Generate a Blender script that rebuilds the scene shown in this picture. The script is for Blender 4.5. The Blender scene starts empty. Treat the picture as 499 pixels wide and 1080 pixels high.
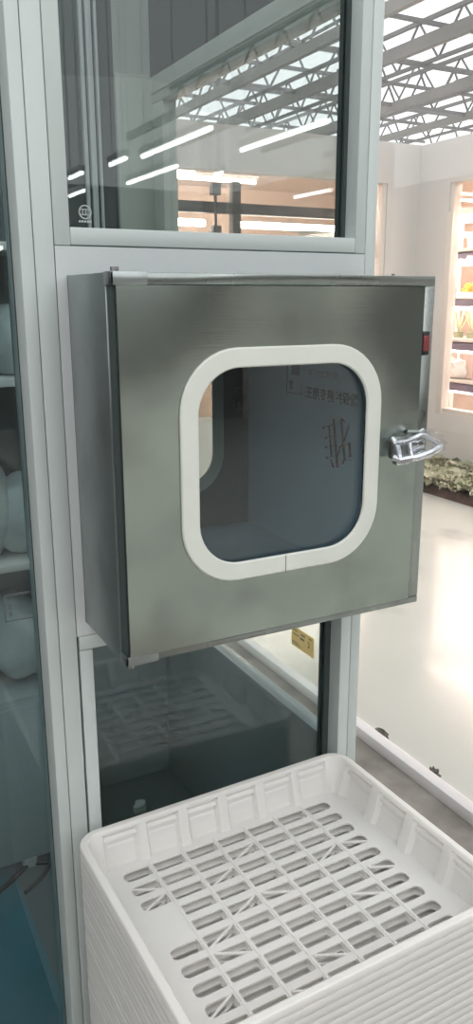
import bpy, bmesh, math, random
from mathutils import Vector, Matrix, noise
random.seed(7)
PI = math.pi
scene = bpy.context.scene
COL = scene.collection
F = 1.65                      # heights below are measured from the top of the pass box, F above the floor

# ------------------------------------------------------------------ materials
def nodes_of(name):
    m = bpy.data.materials.new(name); m.use_nodes = True
    nt = m.node_tree; nt.nodes.clear()
    out = nt.nodes.new('ShaderNodeOutputMaterial')
    return m, nt, out

def mat(name, col, rough=0.5, metal=0.0, var=0.0, vscale=8.0, bump=0.0, bscale=60.0, rvar=0.0, stretch=(1, 1, 1), aniso=0.0,
        spec=0.5, sheen=0.0, trans=0.0, coat=0.0, col2=None, detail=4.0, ramp=(.35, .65)):
    m, nt, out = nodes_of(name)
    L = nt.links.new
    b = nt.nodes.new('ShaderNodeBsdfPrincipled')
    L(b.outputs[0], out.inputs[0])
    b.inputs['Base Color'].default_value = (*col, 1)
    b.inputs['Roughness'].default_value = rough
    b.inputs['Metallic'].default_value = metal
    b.inputs['Specular IOR Level'].default_value = spec
    b.inputs['Anisotropic'].default_value = aniso
    b.inputs['Coat Weight'].default_value = coat
    tc = nt.nodes.new('ShaderNodeTexCoord'); mp = nt.nodes.new('ShaderNodeMapping')
    mp.inputs['Scale'].default_value = stretch
    L(tc.outputs['Object'], mp.inputs[0])
    if var > 0 or col2:
        n = nt.nodes.new('ShaderNodeTexNoise'); n.inputs['Scale'].default_value = vscale; n.inputs['Detail'].default_value = detail
        L(mp.outputs[0], n.inputs['Vector'])
        r = nt.nodes.new('ShaderNodeValToRGB')
        c2 = col2 if col2 else tuple(max(0, c * (1 - var)) for c in col)
        r.color_ramp.elements[0].position = ramp[0]; r.color_ramp.elements[0].color = (*c2, 1)
        r.color_ramp.elements[1].position = ramp[1]; r.color_ramp.elements[1].color = (*col, 1)
        L(n.outputs[0], r.inputs[0]); L(r.outputs[0], b.inputs['Base Color'])
    if rvar > 0:
        n = nt.nodes.new('ShaderNodeTexNoise'); n.inputs['Scale'].default_value = vscale; n.inputs['Detail'].default_value = 5
        L(mp.outputs[0], n.inputs['Vector'])
        mr = nt.nodes.new('ShaderNodeMapRange'); mr.inputs[1].default_value = .3; mr.inputs[2].default_value = .7
        mr.inputs[3].default_value = max(.02, rough - rvar); mr.inputs[4].default_value = rough + rvar
        L(n.outputs[0], mr.inputs[0]); L(mr.outputs[0], b.inputs['Roughness'])
    if bump > 0:
        n = nt.nodes.new('ShaderNodeTexNoise'); n.inputs['Scale'].default_value = bscale; n.inputs['Detail'].default_value = 3
        L(mp.outputs[0], n.inputs['Vector'])
        bp = nt.nodes.new('ShaderNodeBump'); bp.inputs['Strength'].default_value = bump; bp.inputs['Distance'].default_value = .01
        L(n.outputs[0], bp.inputs['Height']); L(bp.outputs[0], b.inputs['Normal'])
    return m

def emit(name, col, s):
    m, nt, out = nodes_of(name)
    e = nt.nodes.new('ShaderNodeEmission'); e.inputs[0].default_value = (*col, 1); e.inputs[1].default_value = s
    nt.links.new(e.outputs[0], out.inputs[0]); return m

def glass(name, tint=(.95, .97, .965), gain=1.25, haze=0.0, hazecol=(.8, .85, .85)):
    """clear pane: transmitted light straight through, mirror reflection by Fresnel"""
    m, nt, out = nodes_of(name); L = nt.links.new
    g = nt.nodes.new('ShaderNodeNewGeometry')
    ior = nt.nodes.new('ShaderNodeMapRange'); ior.inputs[3].default_value = 1.52; ior.inputs[4].default_value = 1 / 1.52
    L(g.outputs['Backfacing'], ior.inputs[0])
    fr = nt.nodes.new('ShaderNodeFresnel'); L(ior.outputs[0], fr.inputs[0])
    mu = nt.nodes.new('ShaderNodeMath'); mu.operation = 'MULTIPLY'; mu.use_clamp = True; mu.inputs[1].default_value = gain
    L(fr.outputs[0], mu.inputs[0])
    t = nt.nodes.new('ShaderNodeBsdfTransparent'); t.inputs[0].default_value = (*tint, 1)
    s = nt.nodes.new('ShaderNodeBsdfGlossy'); s.inputs['Roughness'].default_value = 0.0
    base = t
    if haze > 0:
        d = nt.nodes.new('ShaderNodeBsdfDiffuse'); d.inputs[0].default_value = (*hazecol, 1)
        mh = nt.nodes.new('ShaderNodeMixShader'); mh.inputs[0].default_value = haze
        L(t.outputs[0], mh.inputs[1]); L(d.outputs[0], mh.inputs[2]); base = mh
    mx = nt.nodes.new('ShaderNodeMixShader')
    L(mu.outputs[0], mx.inputs[0]); L(base.outputs[0], mx.inputs[1]); L(s.outputs[0], mx.inputs[2])
    L(mx.outputs[0], out.inputs[0]); return m

def film_mat(name, tr, diff):
    """translucent roofing film"""
    m, nt, out = nodes_of(name); L = nt.links.new
    t = nt.nodes.new('ShaderNodeBsdfTransparent'); t.inputs[0].default_value = (*tr, 1)
    d = nt.nodes.new('ShaderNodeBsdfTranslucent'); d.inputs[0].default_value = (*diff, 1)
    a = nt.nodes.new('ShaderNodeMixShader'); a.inputs[0].default_value = .35
    L(t.outputs[0], a.inputs[1]); L(d.outputs[0], a.inputs[2]); L(a.outputs[0], out.inputs[0]); return m

M = {}
M['alu'] = mat('white powder coated aluminium', (.60, .655, .64), .38, bump=.02, bscale=220, var=.05, vscale=3)
M['bead'] = mat('grey shadow gap', (.12, .13, .13), .7)
M['panel'] = mat('white wall panel', (.66, .70, .70), .30, var=.03, vscale=3)
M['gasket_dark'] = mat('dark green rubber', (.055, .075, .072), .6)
def steel(name, col, rough, wav=.25):
    m, nt, out = nodes_of(name); L = nt.links.new
    b = nt.nodes.new('ShaderNodeBsdfPrincipled'); L(b.outputs[0], out.inputs[0])
    b.inputs['Metallic'].default_value = 1; b.inputs['Anisotropic'].default_value = .55
    tc = nt.nodes.new('ShaderNodeTexCoord')
    # brushing: very fine streaks along the sheet
    mp = nt.nodes.new('ShaderNodeMapping'); mp.inputs['Scale'].default_value = (3, 3, 420); L(tc.outputs['Object'], mp.inputs[0])
    n1 = nt.nodes.new('ShaderNodeTexNoise'); n1.inputs['Scale'].default_value = 2.5; n1.inputs['Detail'].default_value = 3; L(mp.outputs[0], n1.inputs['Vector'])
    # smudges
    n2 = nt.nodes.new('ShaderNodeTexNoise'); n2.inputs['Scale'].default_value = 9; n2.inputs['Detail'].default_value = 3; n2.inputs['Roughness'].default_value = .5
    L(tc.outputs['Object'], n2.inputs['Vector'])
    mr = nt.nodes.new('ShaderNodeMapRange'); mr.inputs[1].default_value = .15; mr.inputs[2].default_value = .9; mr.inputs[3].default_value = rough - .02; mr.inputs[4].default_value = rough + .06
    L(n2.outputs[0], mr.inputs[0]); L(mr.outputs[0], b.inputs['Roughness'])
    r = nt.nodes.new('ShaderNodeValToRGB'); r.color_ramp.elements[0].position = .45; r.color_ramp.elements[0].color = (*col, 1)
    r.color_ramp.elements[1].position = .85; r.color_ramp.elements[1].color = (*[c * .72 for c in col], 1)
    L(n2.outputs[0], r.inputs[0]); L(r.outputs[0], b.inputs['Base Color'])
    # gentle oil-canning of the thin sheet
    n3 = nt.nodes.new('ShaderNodeTexNoise'); n3.inputs['Scale'].default_value = 3.2; n3.inputs['Detail'].default_value = 0; L(tc.outputs['Object'], n3.inputs['Vector'])
    b1 = nt.nodes.new('ShaderNodeBump'); b1.inputs['Strength'].default_value = wav; b1.inputs['Distance'].default_value = .06; L(n3.outputs[0], b1.inputs['Height'])
    b2 = nt.nodes.new('ShaderNodeBump'); b2.inputs['Strength'].default_value = .05; b2.inputs['Distance'].default_value = .001
    L(n1.outputs[0], b2.inputs['Height']); L(b1.outputs[0], b2.inputs['Normal']); L(b2.outputs[0], b.inputs['Normal'])
    return m
M['steel'] = steel('brushed stainless steel', (.385, .425, .39), .22, .75)
M['steel_trim'] = steel('stainless steel edge strip', (.34, .365, .35), .26, .75)
M['steel_dark'] = steel('stainless steel body', (.42, .455, .455), .34, .15)
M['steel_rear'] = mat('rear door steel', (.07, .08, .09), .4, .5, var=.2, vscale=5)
M['steel_in'] = mat('inner steel lining', (.42, .46, .48), .3, .7, var=.2, vscale=5)
M['rubber'] = mat('off white rubber gasket', (.74, .76, .70), .5, var=.05, vscale=14)
M['bolt'] = mat('zinc bolt', (.3, .31, .31), .35, 1)
M['chrome'] = mat('chrome', (.66, .67, .70), .08, 1, bump=.25, bscale=40)
M['wrap'] = glass('clear crumpled film', (.90, .91, .92), 1.0)
M['black'] = mat('black plastic', (.015, .015, .017), .4)
M['red'] = mat('red plastic', (.22, .04, .045), .35)
M['film'] = mat('bluish protective film', (.54, .69, .86), .28, var=.10, vscale=3)
M['film_floor'] = mat('bluish protective film on base', (.50, .63, .78), .3, var=.15, vscale=9)
M['ink_red'] = mat('dark red print', (.10, .007, .012), .9, spec=0)
M['ink_dark'] = mat('dark print', (.018, .024, .038), .9, spec=0)
M['ink_faint'] = mat('faint print', (.12, .15, .20), .9, spec=0)
M['glass'] = glass('clear window glass', (.90, .95, .94), 1.35)
M['glass_tint'] = glass('slightly tinted glass', (.82, .855, .85), 1.0)
M['glass_left'] = glass('bluish glass', (.80, .88, .89), 1.5)
M['glass_hall'] = glass('hall glass', (.985, .985, .98), .8)
M['tray'] = mat('white polypropylene', (.94, .925, .90), .42, var=.03, vscale=6)
def add_translucency(m, col, f):
    nt = m.node_tree; out = [n for n in nt.nodes if n.type == 'OUTPUT_MATERIAL'][0]; src = out.inputs[0].links[0].from_socket
    t = nt.nodes.new('ShaderNodeBsdfTranslucent'); t.inputs[0].default_value = (*col, 1); x = nt.nodes.new('ShaderNodeMixShader'); x.inputs[0].default_value = f
    nt.links.new(src, x.inputs[1]); nt.links.new(t.outputs[0], x.inputs[2]); nt.links.new(x.outputs[0], out.inputs[0])
add_translucency(M['tray'], (.93, .91, .88), .3)
M['wall'] = mat('white hall wall', (.72, .69, .66), .55, var=.05, vscale=1.4)
M['wall_grey'] = mat('grey end wall', (.22, .22, .215), .6, var=.05, vscale=1.4)
M['jamb'] = mat('cream window lining', (.72, .66, .60), .45)
M['dark_wall'] = mat('dark grey lobby wall', (.075, .092, .092), .45, var=.06, vscale=2)
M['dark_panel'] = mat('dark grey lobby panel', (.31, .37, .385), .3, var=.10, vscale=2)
M['lobby_frame'] = mat('grey green lobby frame', (.50, .54, .49), .4)
M['grey_floor'] = mat('dark grey floor', (.12, .15, .155), .4, var=.15, vscale=4)
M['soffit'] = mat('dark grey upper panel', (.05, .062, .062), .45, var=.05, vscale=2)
M['teal'] = mat('teal floor paint', (.045, .21, .27), .35, var=.25, vscale=3)
M['concrete'] = mat('dirty concrete', (.38, .35, .315), .8, col2=(.20, .18, .16), vscale=5, bump=.25, bscale=40, detail=9)
M['epoxy'] = mat('pale green wet floor coating', (.60, .61, .565), .17, var=.30, vscale=2.0, detail=9, ramp=(.27, .40), stretch=(1, .6, 1), bump=.06, bscale=6, rvar=.08)
M['rail'] = mat('white base rail', (.78, .76, .76), .35)
M['dirt'] = mat('clump of dirt', (.10, .09, .06), .9, var=.5, vscale=30)
M['soil'] = mat('brown soil', (.115, .06, .045), .95, col2=(.05, .028, .02), vscale=30, bump=.8, bscale=40)
M['beam'] = mat('galvanised roof steel', (.23, .22, .20), .6, .0, var=.25, vscale=2)
M['truss'] = mat('dull galvanised truss steel', (.13, .125, .118), .6, .0, var=.2, vscale=3)
M['roof'] = film_mat('translucent roof film', (.87, .87, .88), (.8, .8, .8))
M['tube'] = emit('lit tube', (.95, 1, .98), 11)
M['tube_warm'] = emit('warm grow tube', (1, .83, .73), 22)
M['tube_warm2'] = emit('warm ceiling tube', (1, .78, .66), 42)
M['housing'] = mat('white lamp housing', (.7, .7, .7), .4)
M['pink'] = mat('warm room wall', (.70, .58, .51), .7)
M['rack_dark'] = mat('dark rack steel', (.04, .042, .05), .5)
M['rack_white'] = mat('white shelf', (.80, .77, .73), .4)
M['purple'] = mat('violet grey lamp panel', (.14, .12, .19), .5)
M['paper'] = mat('pale notice sheet', (.62, .58, .52), .7)
M['white_item'] = mat('white plastic tub', (.78, .77, .74), .45)
M['pink_item'] = mat('pale pink board', (.75, .58, .52), .5)
M['cream_leaf'] = mat('pale grass blades', (.62, .66, .42), .6)
M['yellow_item'] = mat('yellow flowers', (.75, .52, .10), .6)
M['sack'] = mat('white woven sack', (.55, .59, .58), .6, var=.12, vscale=12, bump=.3, bscale=14)
M['cab'] = mat('grey storage cabinet', (.30, .35, .355), .45)
M['cable'] = mat('black rubber cable', (.012, .014, .015), .5)
M['clip'] = mat('pale cable clip', (.5, .52, .5), .4)
M['tag_y'] = mat('yellow sticker', (.88, .56, .10), .55)
M['tag_ink'] = mat('brown sticker print', (.10, .06, .015), .6)
M['etch'] = mat('etched mark', (.55, .60, .58), .7)
def leaf_mat(name, a, b):
    m = mat(name, a, .5, col2=b, vscale=9); return m
M['leaf1'] = leaf_mat('pale green leaf', (.48, .49, .33), (.24, .27, .16))
M['leaf2'] = leaf_mat('light grey green leaf', (.64, .60, .45), (.32, .33, .22))

# ------------------------------------------------------------------ mesh helpers
class MB:
    def __init__(s): s.bm = bmesh.new(); s.mats = []
    def mi(s, m):
        if m is None: return 0
        if m not in s.mats: s.mats.append(m)
        return s.mats.index(m)
    def merge(s, b, m=None, mx=None):
        if mx is not None: bmesh.ops.transform(b, matrix=mx, verts=b.verts)
        idx = s.mi(m)
        for f in b.faces: f.material_index = idx
        me = bpy.data.meshes.new('tmp'); b.to_mesh(me); b.free(); s.bm.from_mesh(me); bpy.data.meshes.remove(me); return s
    def box(s, x0, x1, y0, y1, z0, z1, bev=0.0, m=None, mx=None, seg=2):
        b = bmesh.new(); bmesh.ops.create_cube(b, size=1)
        for v in b.verts: v.co = Vector(((x0 + x1) / 2 + v.co.x * (x1 - x0), (y0 + y1) / 2 + v.co.y * (y1 - y0), (z0 + z1) / 2 + v.co.z * (z1 - z0)))
        if bev > 0: bmesh.ops.bevel(b, geom=b.edges[:], offset=bev, segments=seg, profile=.5, affect='EDGES', clamp_overlap=True)
        return s.merge(b, m, mx)
    def cyl(s, p0, p1, r, n=16, r2=None, m=None, cap=True):
        p0, p1 = Vector(p0), Vector(p1); d = p1 - p0
        b = bmesh.new(); bmesh.ops.create_cone(b, cap_ends=cap, segments=n, radius1=r, radius2=r if r2 is None else r2, depth=d.length)
        mx = Matrix.Translation((p0 + p1) / 2) @ d.to_track_quat('Z', 'Y').to_matrix().to_4x4()
        return s.merge(b, m, mx)
    def bar(s, p0, p1, w, h, m=None, bev=0):
        """rectangular bar between two points"""
        p0, p1 = Vector(p0), Vector(p1); d = p1 - p0; L = d.length
        mx = Matrix.Translation((p0 + p1) / 2) @ d.to_track_quat('X', 'Z').to_matrix().to_4x4()
        return s.box(-L / 2, L / 2, -w / 2, w / 2, -h / 2, h / 2, bev, m, mx)
    def tube(s, pts, r, n=16, m=None):
        pts = [Vector(p) for p in pts]; b = bmesh.new(); rings = []
        for i, p in enumerate(pts):
            t = (pts[min(i + 1, len(pts) - 1)] - pts[max(i - 1, 0)]).normalized()
            q = t.to_track_quat('Z', 'Y')
            rings.append([b.verts.new(p + q @ Vector((r * math.cos(2 * PI * k / n), r * math.sin(2 * PI * k / n), 0))) for k in range(n)])
        for a, c in zip(rings, rings[1:]):
            for k in range(n): b.faces.new((a[k], a[(k + 1) % n], c[(k + 1) % n], c[k]))
        b.faces.new(rings[0][::-1]); b.faces.new(rings[-1])
        return s.merge(b, m)
    def blob(s, c, sx, sy, sz, amp=.15, freq=2.0, sub=3, m=None, seed=0, flat=None):
        b = bmesh.new(); bmesh.ops.create_icosphere(b, subdivisions=sub, radius=1)
        for v in b.verts:
            k = 1 + amp * noise.noise(v.co * freq + Vector((seed * 3.1, seed * 1.7, seed)))
            v.co = Vector((v.co.x * k * sx, v.co.y * k * sy, v.co.z * k * sz))
            if flat is not None and v.co.z < flat: v.co.z = flat
        return s.merge(b, m, Matrix.Translation(c))
    def build(s, name, m, parent=None, smooth=True, angle=28):
        bmesh.ops.recalc_face_normals(s.bm, faces=s.bm.faces)
        me = bpy.data.meshes.new(name); s.bm.to_mesh(me); s.bm.free()
        for mm in (s.mats if s.mats and s.mats[0] is not None else [m]): me.materials.append(mm)
        if smooth:
            me.polygons.foreach_set('use_smooth', [True] * len(me.polygons))
            me.set_sharp_from_angle(angle=math.radians(angle))
        o = bpy.data.objects.new(name, me); COL.objects.link(o)
        if parent:
            o.parent = parent
            o.matrix_parent_inverse = Matrix.Translation(-Vector(parent.location)) if parent.parent is None and parent.type == 'EMPTY' and not any(parent.rotation_euler) else Matrix()
        return o

def tag(o, label=None, cat=None, group=None, kind=None):
    if label: o['label'] = label
    if cat: o['category'] = cat
    if group: o['group'] = group
    if kind: o['kind'] = kind
    return o
def thing(name, label, cat, loc=(0, 0, 0), group=None):
    o = bpy.data.objects.new(name, None); COL.objects.link(o); o.location = loc; o.empty_display_size = .1
    return tag(o, label, cat, group)
def struct(o, label=None): 
    o['kind'] = 'structure'
    if label: o['label'] = label
    return o
def copy_tree(o, parent=None):
    c = o.copy(); COL.objects.link(c)
    if parent: c.parent = parent
    for ch in [x for x in KIDS.get(o.name, [])]: copy_tree(ch, c)
    return c
KIDS = {}
def kid(parent, child): KIDS.setdefault(parent.name, []).append(child); return child
def Z(z): return z + F

def rrect(w, h, r, n=10):
    """rounded rectangle outline, counter-clockwise, centred"""
    pts = []
    for cx, cy, a0 in ((w / 2 - r, h / 2 - r, 0), (-w / 2 + r, h / 2 - r, 90), (-w / 2 + r, -h / 2 + r, 180), (w / 2 - r, -h / 2 + r, 270)):
        for k in range(n + 1):
            a = math.radians(a0 + 90 * k / n); pts.append((cx + r * math.cos(a), cy + r * math.sin(a)))
    return pts
def ring_loft(mb, loops, close=True, m=None):
    """quads between successive vertex loops (lists of 3D points)"""
    b = bmesh.new(); vs = [[b.verts.new(p) for p in lp] for lp in loops]
    n = len(loops[0])
    seq = list(zip(vs, vs[1:])) + ([(vs[-1], vs[0])] if close else [])
    for a, c in seq:
        for k in range(n): b.faces.new((a[k], a[(k + 1) % n], c[(k + 1) % n], c[k]))
    return mb.merge(b, m)
def gasket_ring(cx, cz, w, h, r, wid, y0, y1, dome=.002):
    """flat rubber ring facing -Y between y0 (front) and y1"""
    mb = MB(); o = rrect(w, h, r); i = rrect(w - 2 * wid, h - 2 * wid, r - wid * .9)
    o2 = rrect(w - 2 * dome, h - 2 * dome, r - dome); i2 = rrect(w - 2 * wid + 2 * dome, h - 2 * wid + 2 * dome, r - wid * .9 + dome)
    L = lambda p, y: [(cx + a, y, cz + b) for a, b in p]
    ring_loft(mb, [L(o, y1), L(o, y0 + dome), L(o2, y0), L(i2, y0), L(i, y0 + dome), L(i, y1)])
    return mb
def panel_with_hole(cx, cz, W_, H_, hw, hh, r, y0, y1, offx=0, offz=0):
    """flat plate facing -Y, W_ x H_ around (cx,cz), rounded hole shifted by offx,offz"""
    mb = MB(); hole = rrect(hw, hh, r, 10)
    hole = [(a + offx, b + offz) for a, b in hole]
    out = []
    for a, b in hole:      # project hole points on the outer rectangle
        da, db = a - offx, b - offz
        t = min((W_ / 2) / abs(da) if da else 9e9, (H_ / 2) / abs(db) if db else 9e9)
        out.append((max(-W_ / 2, min(W_ / 2, da * t)), max(-H_ / 2, min(H_ / 2, db * t))))
    # snap the nearest projected point on each corner
    for sx in (1, -1):
        for sz in (1, -1):
            k = min(range(len(out)), key=lambda q: (out[q][0] - sx * W_ / 2) ** 2 + (out[q][1] - sz * H_ / 2) ** 2); out[k] = (sx * W_ / 2, sz * H_ / 2)
    L = lambda p, y: [(cx + a, y, cz + b) for a, b in p]
    ring_loft(mb, [L(out, y1), L(out, y0), L(hole, y0), L(hole, y1)])
    return mb
def text_obj(name, body, size, mx, m, parent, thick=0.0):
    cu = bpy.data.curves.new(name, 'FONT'); cu.body = body; cu.size = size; cu.align_x = 'CENTER'; cu.align_y = 'CENTER'; cu.extrude = .0002; cu.offset = thick
    t = bpy.data.objects.new(name, cu); COL.objects.link(t)
    bpy.context.view_layer.update()
    dg = bpy.context.evaluated_depsgraph_get()
    me = bpy.data.meshes.new_from_object(t.evaluated_get(dg)); bpy.data.objects.remove(t); bpy.data.curves.remove(cu)
    me.materials.clear(); me.materials.append(m); me.transform(mx)
    if mx.determinant() < 0: me.flip_normals()
    o = bpy.data.objects.new(name, me); COL.objects.link(o)
    if parent: o.parent = parent; o.matrix_parent_inverse = Matrix()
    return o

# ------------------------------------------------------------------ the setting: floors and ground
b = MB(); b.box(1.32, 9, -9, 10, -.1, 0); struct(b.build('floor', M['epoxy'], smooth=False))
b = MB(); b.box(-4, 1.32, -9, 10, -.1, 0); struct(b.build('floor_corridor', M['concrete'], smooth=False))
b = MB(); b.box(-1.2, -.025, .09, 1.05, 0, .004); struct(b.build('floor_teal', M['teal'], smooth=False))
b = MB(); b.box(-.025, .585, .09, 1.05, 0, .004); struct(b.build('floor_lobby', M['grey_floor'], smooth=False))

# ------------------------------------------------------------------ partition with the pass box
TOP = 2.75
def bars(name, lst, m, parent=None, bev=.002):
    b = MB()
    for a in lst: b.box(*a, bev)
    o = b.build(name, m, parent)
    return o
# left full height glazing
w3 = struct(bars('window_3', [(-.072, -.0505, .0, .09, 0, TOP), (-.0495, -.0185, 0, .09, 0, TOP), (-1.2, -1.13, 0, .09, 0, TOP), (-1.13, -.072, 0, .09, 0, .06), (-1.13, -.072, 0, .09, TOP - .07, TOP)], M['alu']))
b = MB(); b.box(-1.13, -.071, .058, .066, .055, TOP - .065); b.build('pane', M['glass_left'], w3, smooth=False)
b = MB(); b.box(-.0728, -.0715, .052, .058, .06, TOP - .07); b.build('gasket', M['gasket_dark'], w3, smooth=False)
# clear printed label on the left glass, seen as a thin outline
b = MB(); lx0, lx1, lz0, lz1 = -.128, -.0795, -.585 + F, -.534 + F
b.box(lx0, lx1, .0572, .0578, lz0, lz0 + .0022); b.box(lx0, lx1, .0572, .0578, lz1 - .0022, lz1); b.box(lx0, lx0 + .0022, .0572, .0578, lz0, lz1)
lb = tag(b.build('clear_label', M['bead'], smooth=False), 'clear label with a thin grey outline on the left glass', 'label')
for k in range(3): b = MB(); b.box(lx0 + .008, lx0 + .013, .0572, .0578, lz0 + .010 + k * .012, lz0 + .018 + k * .012); b.build('print', M['bead'], lb, smooth=False)
# upper window
w1 = struct(bars('window_1', [(-.0175, .0085, 0, .07, .0455 + F, TOP), (.556, .5785, 0, .07, .0455 + F, TOP), (.0085, .556, 0, .07, .0465 + F, .073 + F), (.0085, .556, 0, .07, TOP - .06, TOP)], M['alu']))
b = MB(); b.box(.0085, .556, .040, .046, .073 + F, TOP - .06); b.build('pane', M['glass_tint'], w1, smooth=False)
b = MB(); b.box(.5485, .556, .034, .040, .073 + F, TOP - .06); b.box(.5475, .556, .046, .058, .073 + F, TOP - .06); b.box(.0085, .548, .034, .040, .073 + F, .0755 + F); b.build('gasket', M['gasket_dark'], w1, smooth=False)
b = MB()                                  # small etched safety mark in the corner of the pane
for k in range(32):
    a0, a1 = 2 * PI * k / 32, 2 * PI * (k + 1) / 32
    c = Vector((.047, .0393, .100 + F)); b.bar(c + Vector((.010 * math.cos(a0), 0, .010 * math.sin(a0))), c + Vector((.010 * math.cos(a1), 0, .010 * math.sin(a1))), .0008, .0018)
for dx in (-.005, 0, .005):
    for k in range(8):
        a0, a1 = math.radians(50 + 260 * k / 8), math.radians(50 + 260 * (k + 1) / 8); c = Vector((.047 + dx, .0393, .100 + F))
        b.bar(c + Vector((.0045 * math.cos(a0), 0, .0045 * math.sin(a0))), c + Vector((.0045 * math.cos(a1), 0, .0045 * math.sin(a1))), .0008, .0014)
for k in range(5): b.box(.036 + k * .0045, .0392 + k * .0045, .039, .0398, .084 + F, .087 + F)
b.build('etched_mark', M['etch'], w1, smooth=False)
# lower window
w2 = struct(bars('window_2', [(-.0145, .0095, 0, .07, .06, -.642 + F), (.553, .5785, 0, .07, .06, -.642 + F), (-.0145, .5785, 0, .07, -.641 + F, -.614 + F), (-.0145, .5785, 0, .07, .0, .06)], M['alu']))
b = MB(); b.box(.0095, .553, .045, .051, .06, -.641 + F); b.build('pane', M['glass'], w2, smooth=False)
b = MB(); b.box(.540, .553, .038, .045, .06, -.641 + F); b.box(.540, .553, .051, .062, .06, -.641 + F); b.build('gasket', M['gasket_dark'], w2, smooth=False)
# blank panel the pass box goes through
b = MB()
b.box(-.0175, .5785, 0, .05, 0.0005 + F, .0445 + F); b.box(-.0175, .5785, 0, .05, -.613 + F, -.5905 + F)
b.box(-.0175, -.0005, 0, .05, -.5905 + F, .0005 + F)
struct(b.build('wall_front', M['panel'], smooth=False))
# shadow gaps between the profiles and the corner post
b = MB()
for x in (-.050, -.018, .579): b.box(x - .0006, x + .0006, .004, .05, 0, TOP)
b.box(-.018, .579, .004, .04, .0444 + F, .0466 + F); b.box(-.018, .579, .004, .04, -.6141 + F, -.6129 + F)
struct(b.build('trim_1', M['bead'], smooth=False))
b = MB(); b.box(.5795, .604, 0, .09, 0, TOP, .003); struct(b.build('trim_2', M['alu']))

# ------------------------------------------------------------------ lobby behind the partition
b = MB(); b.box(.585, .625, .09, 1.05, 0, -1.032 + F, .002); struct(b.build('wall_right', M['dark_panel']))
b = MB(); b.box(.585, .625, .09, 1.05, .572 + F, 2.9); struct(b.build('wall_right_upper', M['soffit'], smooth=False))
w4 = struct(bars('window_4', [(.583, .627, .0905, 1.1, .50 + F, .571 + F), (.583, .627, .965, 1.05, -1.031 + F, .50 + F), (.580, .584, .0905, 1.05, .525 + F, .532 + F)], M['lobby_frame']))
b = MB(); b.box(.603, .608, .0905, .965, -1.03 + F, .50 + F); b.build('pane', M['glass_hall'], w4, smooth=False)
b = MB(); b.box(-1.2, .475, 1.05, 1.1, 1.0, 2.9); b.box(.475, .63, 1.05, 1.1, 1.0, -.1 + F); struct(b.build('wall_back', M['dark_wall'], smooth=False))
b = MB(); b.box(-1.2, .63, 1.048, 1.1, 0, 1.0); struct(b.build('wall_back_lower', M['dark_panel'], smooth=False))  # lower back wall coloured lighter to make up for the light missing there
b = MB(); b.box(.475, .584, 1.035, 1.10, -.1 + F, .571 + F, .002); b.box(.475, .63, 1.05, 1.1, .572 + F, 2.9); struct(b.build('trim_3', M['lobby_frame']))
b = MB()
for x, w in ((.383, .005), (.404, .008), (.424, .004)): b.box(x - w, x + w, 1.035, 1.0505, 0.2 + F - .6, 2.8, .002)
struct(b.build('trim_4', M['alu']))
b = MB(); b.box(-1.24, -1.2, 0, 1.1, 0, 2.9); struct(b.build('wall_left', M['dark_wall'], smooth=False))

# storage cabinet seen through the left glass, sacks and tubs on its shelves
cab = thing('storage_cabinet', 'grey shelf cabinet of white sacks behind the left glass', 'cabinet', (-.1, .86, 0))
b = MB(); b.box(-.42, .22, .76, 1.04, .035, -1.10 + F, .004); b.build('cabinet_base', M['cab'], cab)
for x in (-.415, .205): b = MB(); b.box(x, x + .012, .78, 1.04, -1.10 + F, .24 + F); b.build('side_panel', M['cab'], cab)
SH = [-1.10, -.72, -.34, -.215, .10]
for z in (-.72, -.23, .10): b = MB(); b.box(-.403, .205, .78, 1.04, z - .02 + F, z + F, .002); b.build('shelf', M['rack_white'], cab)
for x0, x1 in ((-.415, -.101), (-.099, .215)):
    b = MB(); b.box(x0, x1, .745, .7595, .05, -1.12 + F, .003); d = b.build('door', M['cab'], cab)
    b = MB(); b.box((x0 + x1) / 2 + .1, (x0 + x1) / 2 + .11, .735, .745, .30, .40, .002); hh = b.build('handle', M['bolt'], d)
SK = [(.06, -1.10, .085, .13, 1, 'white lumpy sack lowest behind the left glass'), (.13, -1.10, .07, .10, 2, 'small white sack beside the lowest sack behind the left glass'),
      (-.08, -1.10, .08, .12, 3, 'white sack hidden left of the lowest sack in the cabinet'),
      (.09, -.72, .09, .11, 4, 'pale rounded sack on the middle shelf behind the left glass'), (.0, -.72, .075, .14, 5, 'tall pale sack on the middle cabinet shelf'),
      (.11, -.23, .08, .09, 6, 'low white sack on the upper shelf behind the left glass')]
for x, z, rx, h, sd, lab in SK:
    b = MB(); b.blob((x, .90, z + F + h), rx, .1, h, .16, 1.5, 4, None, sd, -h)
    tag(b.build('sack', M['sack']), lab, 'sack', 'white sacks in the cabinet')
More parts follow.
